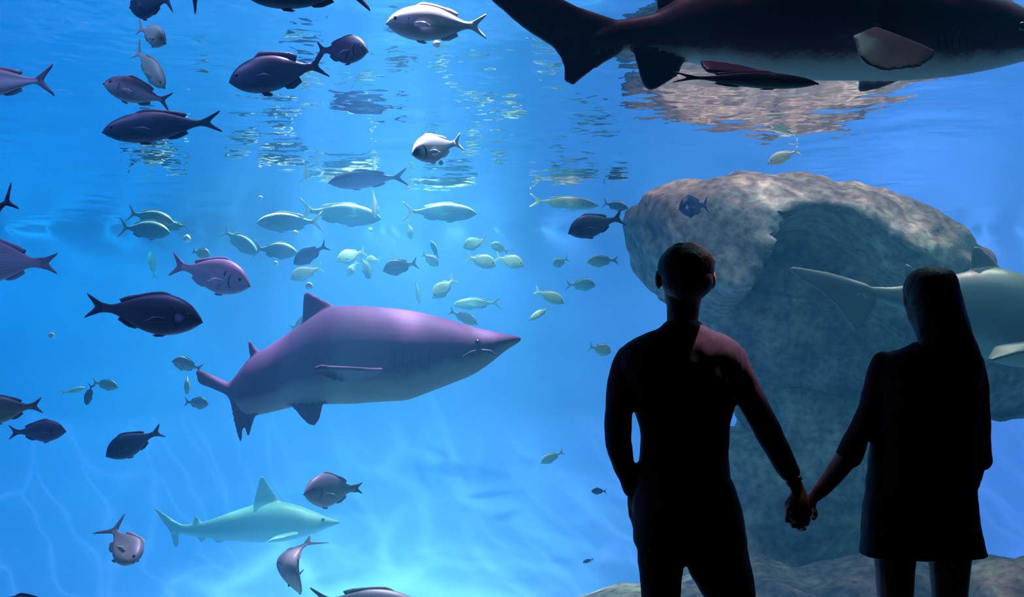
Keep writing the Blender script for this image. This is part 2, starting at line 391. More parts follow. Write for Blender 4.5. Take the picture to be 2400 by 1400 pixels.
b = MB(); b.box((-4.2, YG-0.22, 0.12), (4.2, YG-0.02, ZT)); tag(b.build('window_1', M['pane'], smooth=False), kind='structure')
# water: a body of it and its rippled surface
b = MB(); b.box((-XW, YG, -1.75), (XW, 14.75, ZW-0.004)); o = b.build('water', M['water'], smooth=False)
tag(o, kind='structure')
b = MB(); vs = []; nx, ny = 230, 150
for j in range(ny+1):
    for i in range(nx+1):
        x, y = lerp(-XW, XW, i/nx), lerp(YG, 14.25, j/ny)
        vs.append((x, y, ZW+0.010*noise.noise(Vector((x*1.3, y*1.5, 1)))+0.004*noise.noise(Vector((x*3.7, y*4.2, 5)))))
b.add(vs, [[j*(nx+1)+i, j*(nx+1)+i+1, (j+1)*(nx+1)+i+1, (j+1)*(nx+1)+i] for j in range(ny) for i in range(nx)])
o = b.build('water_surface', M['surf']); tag(o, kind='structure')

# ------------------------------------------------------------------ rocks
def undercut(q):
    """the boulder's face below its ridge is hollowed back"""
    x, y = CX+q.x*F/q.y, HY-(q.z-ZC)*F/q.y
    yb = interp([(1480, 640), (1600, 665), (1760, 680), (1810, 600), (1850, 505), (1960, 486), (2060, 530), (2150, 600), (2260, 690), (2400, 800)], x)[0]
    t = max(0.0, min(1.0, (y-yb+10)/55)); f = max(0.0, min(1.0, (9.6-q.y)/0.9))
    return (0.85*t*t*(3-2*t)+0.25*max(0.0, min(1.0, (y-yb)/400)))*f
def rock(outline, Y, ry, label, seed, rough=0.16, ncx=None, yfun=None, mat='rock', power=0.55):
    pts = outline+[outline[0]]
    cx = sum(p[0] for p in outline)/len(outline); cy_ = sum(p[1] for p in outline)/len(outline)
    if ncx: cx, cy_ = ncx
    ring = resample([(p[0], p[1], 0) for p in pts], 181)[:-1]
    rings = []; NV = 60; k = Y/F
    for i in range(NV+1):
        a = -PI/2+PI*(0.004+0.992*i/NV)
        r = math.cos(a)**power; d = math.sin(a)
        row = []
        for p in ring:
            q = P(cx+(p.x-cx)*r, cy_+(p.y-cy_)*r, Y); q.y = Y+d*ry
            # keep the front rim's outline as seen: spread with distance
            n = (Vector(((p.x-cx)*k*r, d*ry*1.2, -(p.y-cy_)*k*r))).normalized()
            o_ = Vector((seed*3.1, seed, 0))
            h = noise.fractal(q*1.1+o_, 1.0, 2.1, 5)*rough + noise.noise(q*6+o_)*rough*0.22 - rough*0.1
            h += (0.12*rough if noise.noise(q*2.3+o_) > 0.1 else 0)
            q2 = q+n*h
            if yfun: q2.y += yfun(q2)
            row.append(q2)
        rings.append(row)
    b = MB(); b.rings(rings); o = b.build('rock', M[mat])
    rebase(o, P(cx, max(p[1] for p in outline), Y))
    return tag(o, label, 'rock')
rock([(1482, 520), (1500, 482), (1545, 462), (1600, 440), (1640, 434), (1700, 425), (1770, 420), (1830, 410), (1880, 406), (1950, 416), (2010, 440), (2060, 462),
      (2120, 505), (2190, 562), (2250, 608), (2300, 660), (2400, 720), (2520, 800), (2580, 880), (2540, 960), (2400, 1000), (2320, 985), (2230, 960), (2080, 1010),
      (1900, 1040), (1780, 1000), (1745, 950), (1650, 840), (1560, 715), (1500, 662), (1480, 600)], 9.4, 1.25,
     'huge brown boulder filling the tank behind the couple, overhanging on its left', 1, 0.15, (1980, 720),
     yfun=undercut)
rock([(1745, 880), (1742, 1002), (1650, 1008), (1572, 1015), (1560, 1120), (1570, 1250), (1560, 1400), (1500, 1560), (1700, 1600), (2200, 1600), (2300, 1500), (2262, 1330),
      (2240, 1150), (2255, 980), (2240, 860), (2000, 820)], 10.0, 0.95,
     'blue-grey rock column seen between the man and the woman, under the boulder', 2, 0.13, (1940, 1180))
rock([(1330, 1420), (1385, 1398), (1445, 1376), (1500, 1372), (1600, 1350), (1700, 1322), (1780, 1312), (1880, 1330), (1960, 1322), (2060, 1308), (2200, 1330), (2260, 1400),
      (2260, 1720), (1330, 1720)], 8.6, 0.8,
     'low brown rock ledge behind the legs of the couple, at the column foot', 3, 0.10, (1850, 1560))
rock([(2180, 1400), (2240, 1330), (2320, 1303), (2390, 1304), (2460, 1296), (2560, 1320), (2640, 1420), (2640, 1760), (2180, 1760)], 8.3, 0.7,
     'pale brown rock right of the woman at the foot of the tank', 4, 0.09, (2430, 1560))

# ------------------------------------------------------------------ traced large animals (sharks)
def shark_body(name, st, Yf, wid, mat, nrm, nring=44, rise=0.0, voxel=0.010, fins=(), belly_frac=None, sq=1.0):
    """st: rows (x px, top px, bottom px); Yf(x) depth of the midline; wid(s) half width as a share of half height"""
    b = MB(); NS = 64; rings, at = [], []
    x0, x1 = st[0][0], st[-1][0]; nrm = Vector(nrm).normalized()
    for i in range(NS+1):
        s = i/NS; s = 0.5-0.5*math.cos(PI*s) if i not in (0, NS) else s
        x = lerp(x0, x1, s); t, bo = interp(st, x); Y = Yf(x)
        top, bot = P(x, t, Y), P(x, bo, Y); c = (top+bot)/2; hz = (top.z-bot.z)/2
        hw = hz*wid(s)
        row = []
        for k in range(nring):
            a = 2*PI*k/nring; ca, sa = math.cos(a), math.sin(a)
            row.append(c+nrm*(hw*ca)+Vector((0, 0, hz*sa))); at.append((s, 0.5+0.5*sa-rise*max(0, (s-0.6)/0.4)))
        rings.append(row)
    b.rings(rings, at)
    for f in fins: f(b)
    o = b.build(name, mat, remesh=voxel)
    return o
def add_eye(parent, pos, r, inv=True, name='eye', mat='eye'):
    b = MB(); b.ball((0, 0, 0), r, 10, 6); e = b.build(name, M[mat]); e.parent = parent
    e.location = Vector(pos)-Vector(parent.location); return e
def px3(pts, Yf): return [P(x, y, Yf(x) if callable(Yf) else Yf) for x, y in pts]

# 1. brown shark in the middle, nose right
def Y1(x): return 6.65-0.00055*(x-870) + (0.0000030*(600-x)**2*8 if x < 600 else 0)
st1 = [(530, 902, 925), (548, 885, 955), (575, 850, 972), (600, 830, 974), (640, 805, 966), (700, 764, 952), (740, 738, 949), (785, 719, 948), (830, 717, 947), (870, 719, 944),
       (920, 723, 941), (955, 727, 938), (1000, 736, 922), (1060, 751, 899), (1110, 767, 878), (1150, 776, 851), (1185, 783, 823), (1210, 787, 807), (1222, 792, 799)]
n1_ = (0.08, -1, 0)
def shark1_fins(b):
    b.fin(px3([(698, 775), (790, 722)], lambda x: Y1(x)), px3([(708, 760), (712, 686), (722, 684), (782, 715)], lambda x: Y1(x)), 0.05, 0.024, n1_, n=14, m=6, at=(0.4, 1))
    b.fin(px3([(585, 848), (615, 826)], Y1), px3([(586, 838), (580, 798), (584, 797), (606, 822)], Y1), 0.03, 0.022, n1_, n=8, at=(0.2, 1))
    b.fin(px3([(545, 935), (552, 900)], Y1), px3([(495, 905), (466, 902), (458, 868), (470, 866), (520, 888), (545, 900)], lambda x: Y1(560)+0.1), 0.05, 0.022, n1_, n=14, m=6, at=(0.1, 0.9))
    b.fin(px3([(536, 915), (566, 955)], Y1), px3([(540, 960), (556, 1020), (564, 1040), (567, 1030), (568, 975)], lambda x: Y1(560)-0.04), 0.05, 0.022, n1_, n=12, m=6, at=(0.1, 0.9))
    b.fin(px3([(566, 950), (606, 965)], Y1), px3([(570, 975), (578, 1020), (583, 1028), (588, 1005), (600, 970)], lambda x: Y1(x)-0.02), 0.04, 0.022, n1_, n=10, at=(0.15, 0.8))
    b.fin(px3([(670, 935), (760, 940)], Y1), px3([(690, 962), (722, 995), (736, 999), (748, 985), (757, 948)], lambda x: Y1(x)-0.10), 0.05, 0.024, (0.1, -1, 0.2), n=12, at=(0.4, 0.55))
    # near pectoral, sweeping out towards the glass and seen nearly edge-on from the front
    r0, r1 = P(745, 880, Y1(745)-0.30), P(898, 868, Y1(898)-0.36)
    b.fin([P(822, 895, Y1(822)-0.26), P(898, 866, Y1(898)-0.30)], [P(790, 893, Y1(780)-0.72), P(733, 866, Y1(740)-0.86), P(745, 860, Y1(745)-0.90), P(896, 868, Y1(896)-0.52)], 0.05, 0.024, (0, 0.15, 1), n=12, m=6, at=(0.6, 0.95))
sh1 = shark_body('shark', st1, Y1, lambda s: interp([(0, 0.5), (0.15, 0.55), (0.5, 0.85), (0.75, 0.95), (0.92, 1.25), (1.0, 1.3)], s)[0], SK['shark'], n1_, fins=[shark1_fins], rise=0.16)
rebase(sh1, P(870, 830, Y1(870)))
tag(sh1, 'brown-backed shark with lilac light on its back, mid-tank, nose pointing right', 'shark')
add_eye(sh1, P(1120, 803, Y1(1120)-0.165), 0.018)
def slit(parent, pts, Yf, r=0.006, name='gill_slit'):
    b = MB(); b.tube(px3(pts, Yf), [r*0.4]+[r]*(len(pts)-2)+[r*0.4], 8); o = b.build(name, M['mouth'])
    rebase(o, (0, 0, 0)); o.data.transform(Matrix.Translation(-Vector(parent.location))); o.parent = parent; return o
slit(sh1, [(1085, 836), (1105, 826), (1130, 822), (1148, 824), (1160, 832)], lambda x: Y1(x)-0.165-0.0004*(1120-x), 0.010, 'mouth')
for i in range(5):
    x = 925+i*20
    slit(sh1, [(x+6, 812), (x, 828), (x-2, 846), (x+2, 860)], lambda q: Y1(q)-0.325+0.0005*(q-925), 0.004)

# 2. great dark shark at the top right, close behind the glass
def Y2(x): return 5.0+0.00004*(x-1800)
st2 = [(1392, 62, 128), (1440, 48, 126), (1480, 42, 122), (1540, 28, 128), (1600, -10, 142), (1680, -48, 160), (1780, -78, 178), (1900, -92, 186), (2000, -88, 186), (2120, -72, 186), (2240, -42, 176),
       (2330, -6, 160), (2400, 30, 143), (2470, 62, 124), (2530, 84, 110), (2560, 94, 102)]
n2 = (0, -1, 0)
def shark2_fins(b):
    b.fin(px3([(1450, 128), (1440, 46)], Y2), px3([(1385, 160), (1345, 200), (1330, 203), (1322, 190), (1324, 150), (1300, 112), (1230, 68), (1150, 0), (1120, -40), (1150, -42), (1290, -18), (1340, 12), (1430, 42)], lambda x: Y2(x)), 0.07, 0.028, n2, n=26, m=7, at=(0.1, 0.9))
    b.fin(px3([(1560, 40), (1700, -30)], Y2), px3([(1541, 30), (1538, -10), (1548, -70), (1560, -120), (1590, -110), (1650, -60), (1700, -40)], Y2), 0.06, 0.028, n2, n=16, m=6, at=(0.3, 1))
    b.fin(px3([(1480, 110), (1600, 150)], Y2), px3([(1487, 130), (1504, 190), (1515, 212), (1530, 212), (1555, 198), (1590, 176)], lambda x: Y2(x)-0.03), 0.05, 0.028, n2, n=12, m=5, at=(0.2, 0.8))
    b.fin(px3([(1640, 145), (1760, 165)], lambda x: Y2(x)-0.16), px3([(1650, 165), (1690, 172), (1760, 176), (1812, 170)], lambda x: Y2(x)-0.24), 0.04, 0.026, (0, -0.5, 1), n=10, at=(0.4, 0.2))
    # near pectoral laid back against the flank
    b.fin([P(2050, 62, 4.80), P(2190, 118, 4.77)], [P(1998, 82, 4.70), P(2014, 135, 4.64), P(2028, 152, 4.64), P(2070, 168, 4.66), P(2150, 160, 4.70), P(2192, 135, 4.76)], 0.06, 0.026, (0, -1, -0.2), n=14, m=6, at=(0.7, 0.03))
    # far pectoral hanging below the belly
    b.fin([P(2015, 175, 5.1), P(2130, 178, 5.1)], [P(2013, 195, 5.12), P(2009, 214, 5.14), P(2018, 217, 5.14), P(2060, 208, 5.12), P(2120, 184, 5.1)], 0.05, 0.026, n2, n=12, m=5, at=(0.7, 0.15))
sh2 = shark_body('shark', st2, Y2, lambda s: interp([(0, 0.55), (0.3, 0.72), (0.7, 0.9), (1.0, 1.4)], s)[0], SK['bigshark'], n2, fins=[shark2_fins], voxel=0.010)
rebase(sh2, P(1950, 60, Y2(1950)))
tag(sh2, 'great dark shark cut off by the top edge, with greenish belly and pectoral fins', 'shark')
add_eye(sh2, P(2395, 62, Y2(2400)-0.19), 0.020)
for i in range(5):
    x = 2200+i*16
    slit(sh2, [(x+6, 60), (x, 80), (x-1, 100), (x+3, 116)], lambda q: Y2(q)-0.215, 0.004)

# 3. shark behind the woman, nose out of the picture
def Y3(x): return 7.3-0.0006*(x-2200)
st3 = [(2010, 668, 690), (2050, 672, 702), (2100, 672, 722), (2160, 660, 760), (2230, 645, 800), (2290, 632, 830), (2340, 630, 852), (2400, 645, 862), (2480, 660, 862), (2560, 690, 850), (2640, 730, 820), (2700, 770, 800)]
def shark3_fins(b):
    b.fin(px3([(2050, 695), (2035, 668)], Y3), px3([(2055, 712), (2012, 782), (2003, 778), (1960, 715), (1905, 670), (1880, 660), (1850, 634), (1842, 624), (1880, 628), (1950, 640), (2030, 665)], lambda x: Y3(x)+0.02), 0.05, 0.024, n1_, n=24, m=6, at=(0.1, 0.9))
    b.fin(px3([(2118, 675), (2160, 662)], Y3), px3([(2122, 660), (2118, 622), (2126, 616), (2150, 640), (2165, 655)], Y3), 0.03, 0.024, n1_, n=10, at=(0.2, 0.9))
    b.fin(px3([(2272, 642), (2345, 634)], Y3), px3([(2274, 625), (2280, 580), (2288, 574), (2305, 588), (2330, 612), (2345, 628)], Y3), 0.05, 0.024, n1_, n=12, m=5, at=(0.5, 0.95))
    b.fin([P(2330, 815, Y3(2330)-0.28), P(2440, 800, Y3(2440)-0.3)], [P(2312, 842, Y3(2310)-0.5), P(2322, 846, Y3(2322)-0.55), P(2380, 830, Y3(2380)-0.45), P(2440, 820, Y3(2440)-0.34)], 0.04, 0.024, (0, -0.4, 1), n=10, at=(0.6, 0.8))
sh3 = shark_body('shark', st3, Y3, lambda s: interp([(0, 0.5), (0.5, 0.8), (1.0, 1.3)], s)[0], SK['greyshark'], n1_, fins=[shark3_fins])
rebase(sh3, P(2350, 740, Y3(2350)))
tag(sh3, 'grey shark passing behind the woman, tall dorsal fin beside her head', 'shark')
for i in range(5):
    x = 2450+i*14
    slit(sh3, [(x+4, 740), (x, 760), (x+2, 790)], lambda q: Y3(q)-0.28, 0.004)

# 4. pale shark near the bottom
def Y4(x): return 11.3-0.0004*(x-600)
st4 = [(405, 1228, 1250), (440, 1229, 1256), (480, 1222, 1262), (530, 1205, 1268), (580, 1188, 1271), (620, 1179, 1272), (660, 1177, 1270), (700, 1186, 1262), (740, 1201, 1250), (770, 1213, 1238), (798, 1222, 1228)]
def shark4_fins(b):
    b.fin(px3([(418, 1252), (425, 1228)], Y4), px3([(422, 1268), (416, 1288), (408, 1286), (400, 1250), (378, 1220), (360, 1192), (358, 1186), (380, 1200), (410, 1222)], Y4), 0.06, 0.02, n1_, n=16, m=5, at=(0.1, 0.9))
    b.fin(px3([(592, 1190), (662, 1182)], Y4), px3([(594, 1175), (608, 1120), (614, 1110), (630, 1135), (655, 1170)], Y4), 0.06, 0.02, n1_, n=12, at=(0.5, 0.95))
    b.fin(px3([(452, 1232), (472, 1228)], Y4), px3([(453, 1222), (456, 1206), (462, 1208), (472, 1222)], Y4), 0.04, 0.02, n1_, n=8, at=(0.2, 0.95))
    b.fin(px3([(462, 1256), (482, 1260)], Y4), px3([(464, 1264), (470, 1274), (476, 1272), (484, 1263)], Y4), 0.04, 0.02, n1_, n=8, at=(0.2, 0.5))
    b.fin(px3([(500, 1262), (525, 1266)], Y4), px3([(502, 1268), (508, 1276), (515, 1274), (527, 1269)], Y4), 0.04, 0.02, n1_, n=8, at=(0.2, 0.5))
    b.fin([P(640, 1262, Y4(640)-0.3), P(700, 1248, Y4(700)-0.3)], [P(622, 1272, Y4(620)-0.7), P(634, 1268, Y4(634)-0.75), P(700, 1252, Y4(700)-0.5)], 0.05, 0.02, (0, -0.3, 1), n=10, at=(0.6, 0.9))
sh4 = shark_body('shark', st4, Y4, lambda s: interp([(0, 0.5), (0.5, 0.85), (1.0, 1.3)], s)[0], SK['paleshark'], n1_, fins=[shark4_fins], voxel=0.018)
rebase(sh4, P(600, 1230, Y4(600)))
tag(sh4, 'pale green hazy shark low in the tank, below the brown shark', 'shark')
add_eye(sh4, P(757, 1219, Y4(757)-0.10), 0.018)

# ------------------------------------------------------------------ fish
PROF = {
 'bream': dict(top=[(0, 0.0), (0.03, 0.12), (0.10, 0.32), (0.20, 0.46), (0.32, 0.52), (0.45, 0.47), (0.58, 0.34), (0.70, 0.18), (0.78, 0.105), (0.84, 0.12)],
               bot=[(0, -0.06), (0.03, -0.14), (0.10, -0.28), (0.20, -0.40), (0.32, -0.47), (0.45, -0.44), (0.58, -0.32), (0.70, -0.16), (0.78, -0.10), (0.84, -0.12)], w=0.36, fork=0.42, tail=0.42),
 'jack':  dict(top=[(0, 0.0), (0.04, 0.16), (0.12, 0.34), (0.25, 0.48), (0.38, 0.52), (0.52, 0.45), (0.66, 0.27), (0.76, 0.13), (0.82, 0.10), (0.86, 0.12)],
               bot=[(0, -0.06), (0.04, -0.18), (0.12, -0.34), (0.25, -0.46), (0.38, -0.48), (0.52, -0.42), (0.66, -0.26), (0.76, -0.13), (0.82, -0.10), (0.86, -0.12)], w=0.50, fork=0.5, tail=0.62),
}
EYES = 55
def fish(label, kind, mat, head, tail, D, hpx, yaw=0.0, bend=0.0, group=None, roll=0.0, tailk=1.0, name='fish', dors=1.0, cat='fish'):
    """head/tail: where snout and tail tip stand in the photo; yaw > 0 turns the head towards the viewer; hpx body depth"""
    hx, hy = head; tx, ty = tail
    lat = math.hypot(hx-tx, hy-ty)*D/F; dy = math.tan(math.radians(yaw))*lat
    H3, T3 = P(hx, hy, D-dy/2), P(tx, ty, D+dy/2)
    A = (H3-T3); Ln = A.length; A.normalize()
    U = Vector((0, 0, 1)); U = (U-A*U.dot(A))
    if U.length < 0.15: U = Vector((1, 0, 0.0))-A*A.x
    U.normalize()
    if roll: U = Matrix.Rotation(math.radians(roll), 3, A) @ U
    Sd = U.cross(A).normalized()
    Hh = hpx*D/F; pf = PROF[kind]
    g = MB(); NS, NR = 26, 16
    def bendp(s): return bend*Ln*s*(1-s)
    def L3(s, z, y=0.0): return Vector(((0.5-s)*Ln, y+bendp(s), z))
    rings, at = [], []
    for i in range(NS+1):
        s = 0.85*(i/NS)**1.25
        t = interp(pf['top'], s)[0]*Hh; bo = interp(pf['bot'], s)[0]*Hh
        c, hz = (t+bo)/2, max((t-bo)/2, 0.002)
        ww = pf['w']*Hh*0.5*interp([(0, 0.10), (0.06, 0.55), (0.2, 0.98), (0.35, 1.0), (0.55, 0.7), (0.75, 0.25), (0.86, 0.12)], s)[0]
        row = []
        for k in range(NR):
            a = 2*PI*k/NR; ca, sa = math.cos(a), math.sin(a)
            ca = math.copysign(abs(ca)**0.85, ca)
            row.append(L3(s, c+hz*sa, ww*ca)); at.append((s, 0.5+0.5*sa))
        rings.append(row)
    g.rings(rings, at)
    T = lambda s: interp(pf['top'], s)[0]*Hh
    B = lambda s: interp(pf['bot'], s)[0]*Hh
    ny = (0, 1, 0); th = 0.022*Ln*0.6
    tl = Hh*pf['tail']*tailk*(1.0 if kind == 'jack' else 1.05); fk = pf['fork']
    g.fin([L3(0.82, Hh*0.10), L3(0.82, -Hh*0.10)], [L3(0.86, Hh*0.12), L3(0.93, tl*0.62), L3(1.0, tl), L3(0.985, tl*0.72), L3(1.0-0.16*fk, tl*0.25), L3(1.0-0.2*fk, 0), L3(1.0-0.16*fk, -tl*0.25), L3(0.985, -tl*0.72), L3(1.0, -tl), L3(0.93, -tl*0.62), L3(0.86, -Hh*0.12)], th, th*0.25, ny, n=23, m=3, at=(0.95, 0.85))
    dh = Hh*(0.065 if kind == 'bream' else 0.095)*dors
    rt = [L3(s, T(s)-0.03*Hh) for s in (0.27, 0.36, 0.45, 0.54, 0.62, 0.69)]
    eg = [L3(0.29, T(0.28)+0.02*Hh), L3(0.35, T(0.35)+dh*0.9), L3(0.45, T(0.45)+dh*0.8), L3(0.55, T(0.55)+dh*0.9), L3(0.66, T(0.64)+dh*1.3), L3(0.715, T(0.70)+dh*1.1)]
    g.fin(rt, eg, th*0.8, th*0.2, ny, n=12, m=2, at=(0.5, 0.95))
    rt = [L3(s, B(s)+0.03*Hh) for s in (0.52, 0.60, 0.69)]
    eg = [L3(0.55, B(0.54)-dh*0.6), L3(0.62, B(0.6)-dh*1.2), L3(0.71, B(0.69)-dh*1.0)]
    g.fin(rt, eg, th*0.8, th*0.2, ny, n=9, m=2, at=(0.6, 0.6))
    rt = [L3(s, B(s)+0.03*Hh) for s in (0.28, 0.35)]
    eg = [L3(0.31, B(0.30)-dh*0.6), L3(0.38, B(0.36)-dh*0.9), L3(0.40, B(0.38)-dh*0.5)]
    g.fin(rt, eg, th*0.8, th*0.2, ny, n=7, m=2, at=(0.35, 0.5))
    for sd in (1, -1):
        wy = pf['w']*Hh*0.5*sd
        g.fin([L3(0.255, -0.04*Hh, wy*0.93), L3(0.265, -0.14*Hh, wy*0.93)], [L3(0.36, -0.05*Hh, wy*1.5), L3(0.44, -0.20*Hh, wy*1.7), L3(0.35, -0.20*Hh, wy*1.3)], th*0.5, th*0.2, ny, n=7, m=3, at=(0.35, 0.45))
    o = g.build(name, mat)
    o.matrix_world = Matrix.Translation((H3+T3)/2) @ Matrix((A, Sd, U)).transposed().to_4x4()
    if lat*F/D > EYES or hpx > 40:
        r = min(0.055*Hh, 0.02)
        s = 0.10 if kind == 'bream' else 0.085
        wy = pf['w']*Hh*0.5*interp([(0, 0.10), (0.06, 0.55), (0.2, 0.98)], s)[0]
        ez = 0.08*Hh
        for sd in (1, -1):
            b = MB(); b.ball((0, 0, 0), (r, r*0.55, r), 10, 6); e = b.build('eye', M['eye']); e.parent = o
            e.location = L3(s, ez, wy*0.93*sd)
        b = MB(); b.tube([L3(0.006, -0.05*Hh, -0.03*Hh), L3(0.0, -0.045*Hh, 0), L3(0.006, -0.05*Hh, 0.03*Hh)], [0.004, 0.005, 0.004], 6); e = b.build('mouth', M['mouth']); e.parent = o
        if lat*F/D > 120:
            for sd in (1, -1):
                gs = [L3(0.19, 0.20*Hh, wy*1.20*sd), L3(0.215, 0.05*Hh, wy*1.44*sd), L3(0.21, -0.12*Hh, wy*1.36*sd), L3(0.185, -0.24*Hh, wy*1.05*sd)]
                b = MB(); b.tube(gs, [0.002, 0.0035, 0.0035, 0.002], 6); e = b.build('gill_cover_edge', M['mouth']); e.parent = o
    return tag(o, label, cat, group)

K = SK
# near fish, left and top
fish('dark fish cut off by the top edge, above the small greenish one', 'bream', K['dark'], (305, 15), (405, -4), 5.55, 78, -25)
fish('dark fish mostly above the top edge, only its tail tip showing', 'jack', K['dark'], (335, -95), (478, 6), 5.35, 60, 0)
fish('long dark fish cut by the top edge, belly down, above open water', 'jack', K['dark'], (570, -18), (868, -22), 5.4, 84, 5)
fish('bright white fish with shaded lower half near the top edge', 'jack', K['white'], (906, 52), (1142, 62), 5.55, 84, 8, tailk=0.62)
fish('dark blue fish with pointed dorsal fin near the top, facing left', 'jack', K['dark'], (537, 190), (768, 150), 6.0, 86, 8, tailk=0.62, dors=1.5)
fish('rounded purple-blue fish turned away, right of the dark pointed-fin fish', 'bream', K['navy'], (862, 118), (740, 118), 5.65, 66, 35, tailk=0.8)
fish('small greenish-grey fish just under the top edge at the left', 'bream', K['green'], (388, 100), (322, 62), 5.75, 50, 45)
fish('greenish fish heading down to the right, above the silver-sided fish', 'jack', K['green'], (386, 205), (316, 112), 6.15, 48, 30)
fish('silver-sided fish with dark back slanting down towards its tail', 'jack', K['silver'], (243, 194), (402, 240), 6.0, 60, 20, tailk=0.7)
fish('long dark navy fish with lilac tail stalk, below the silver-sided one', 'jack', K['dark'], (240, 308), (520, 284), 5.9, 72, 6, tailk=0.62)
fish('dark-backed fish leaving at the upper left edge, tail fully visible', 'jack', K['silver'], (-130, 200), (128, 187), 5.8, 70, 0, tailk=0.95)
fish('dark fish tail like a blade at the left edge, mid height', 'jack', K['dark'], (-100, 560), (36, 458), 5.2, 60, -30)
fish('blue fish with pinkish back leaving at the left edge, mid height', 'bream', K['lilac'], (-125, 610), (136, 618), 6.3, 110, 0, tailk=0.55)
fish('dark blue bream with glowing blue cheek, above the tail of the brown shark', 'bream', K['blue'], (474, 752), (200, 716), 5.4, 98, 12, tailk=0.72)
fish('striped lilac-silver bream facing down right, above the dark blue bream', 'bream', K['lilac'], (586, 668), (400, 618), 6.3, 84, 25, tailk=0.85)
fish('grey-green fish leaving at the left edge, lower left, tail visible', 'bream', K['brown'], (-62, 968), (100, 950), 6.2, 66, 0, tailk=0.7)
fish('small dark bream facing right in the lower left', 'bream', K['navy'], (154, 1010), (20, 1014), 6.6, 52, 8, tailk=0.8)
fish('dark fish diving to the left below the brown shark tail', 'bream', K['dark'], (248, 1068), (382, 1008), 6.5, 58, 5, tailk=0.75)
fish('brown fish turned half away, between the two sharks', 'bream', K['brown'], (713, 1156), (850, 1144), 6.3, 80, 52, tailk=0.42)
fish('mottled brown fish with its tail up, lower left corner area', 'jack', K['brown'], (316, 1318), (256, 1226), 6.3, 74, 35, bend=0.5, roll=-50)
fish('curved grey fish bending downwards under the pale shark', 'jack', K['brown'], (702, 1392), (750, 1264), 6.4, 84, 10, bend=1.7, roll=80)
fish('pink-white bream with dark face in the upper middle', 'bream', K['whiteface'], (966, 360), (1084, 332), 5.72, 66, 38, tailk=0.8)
fish('slender grey-blue fish in the upper middle, facing left', 'jack', K['silver'], (770, 428), (956, 414), 9.06, 42, 8, tailk=0.9)
fish('navy bream facing left, just left of the boulder', 'bream', K['navy'], (1332, 545), (1463, 508), 6.6, 56, 8, tailk=0.95)
fish('small purple-blue fish in front of the boulder top', 'bream', K['blue'], (1592, 488), (1660, 480), 7.4, 50, 45)
fish('slender dark striped fish tucked under the belly of the great shark', 'jack', K['cobia'], (1917, 195), (1575, 180), 4.72, 38, 0, tailk=0.6)
fish('brownish back of a fish cut off by the bottom edge', 'jack', K['brown'], (1000, 1430), (722, 1402), 5.8, 74, 0, tailk=0.6)
fish('dark fish back just touching the bottom edge at the left', 'jack', K['dark'], (-20, 1430), (170, 1436), 5.6, 70, 0, tailk=0.5)
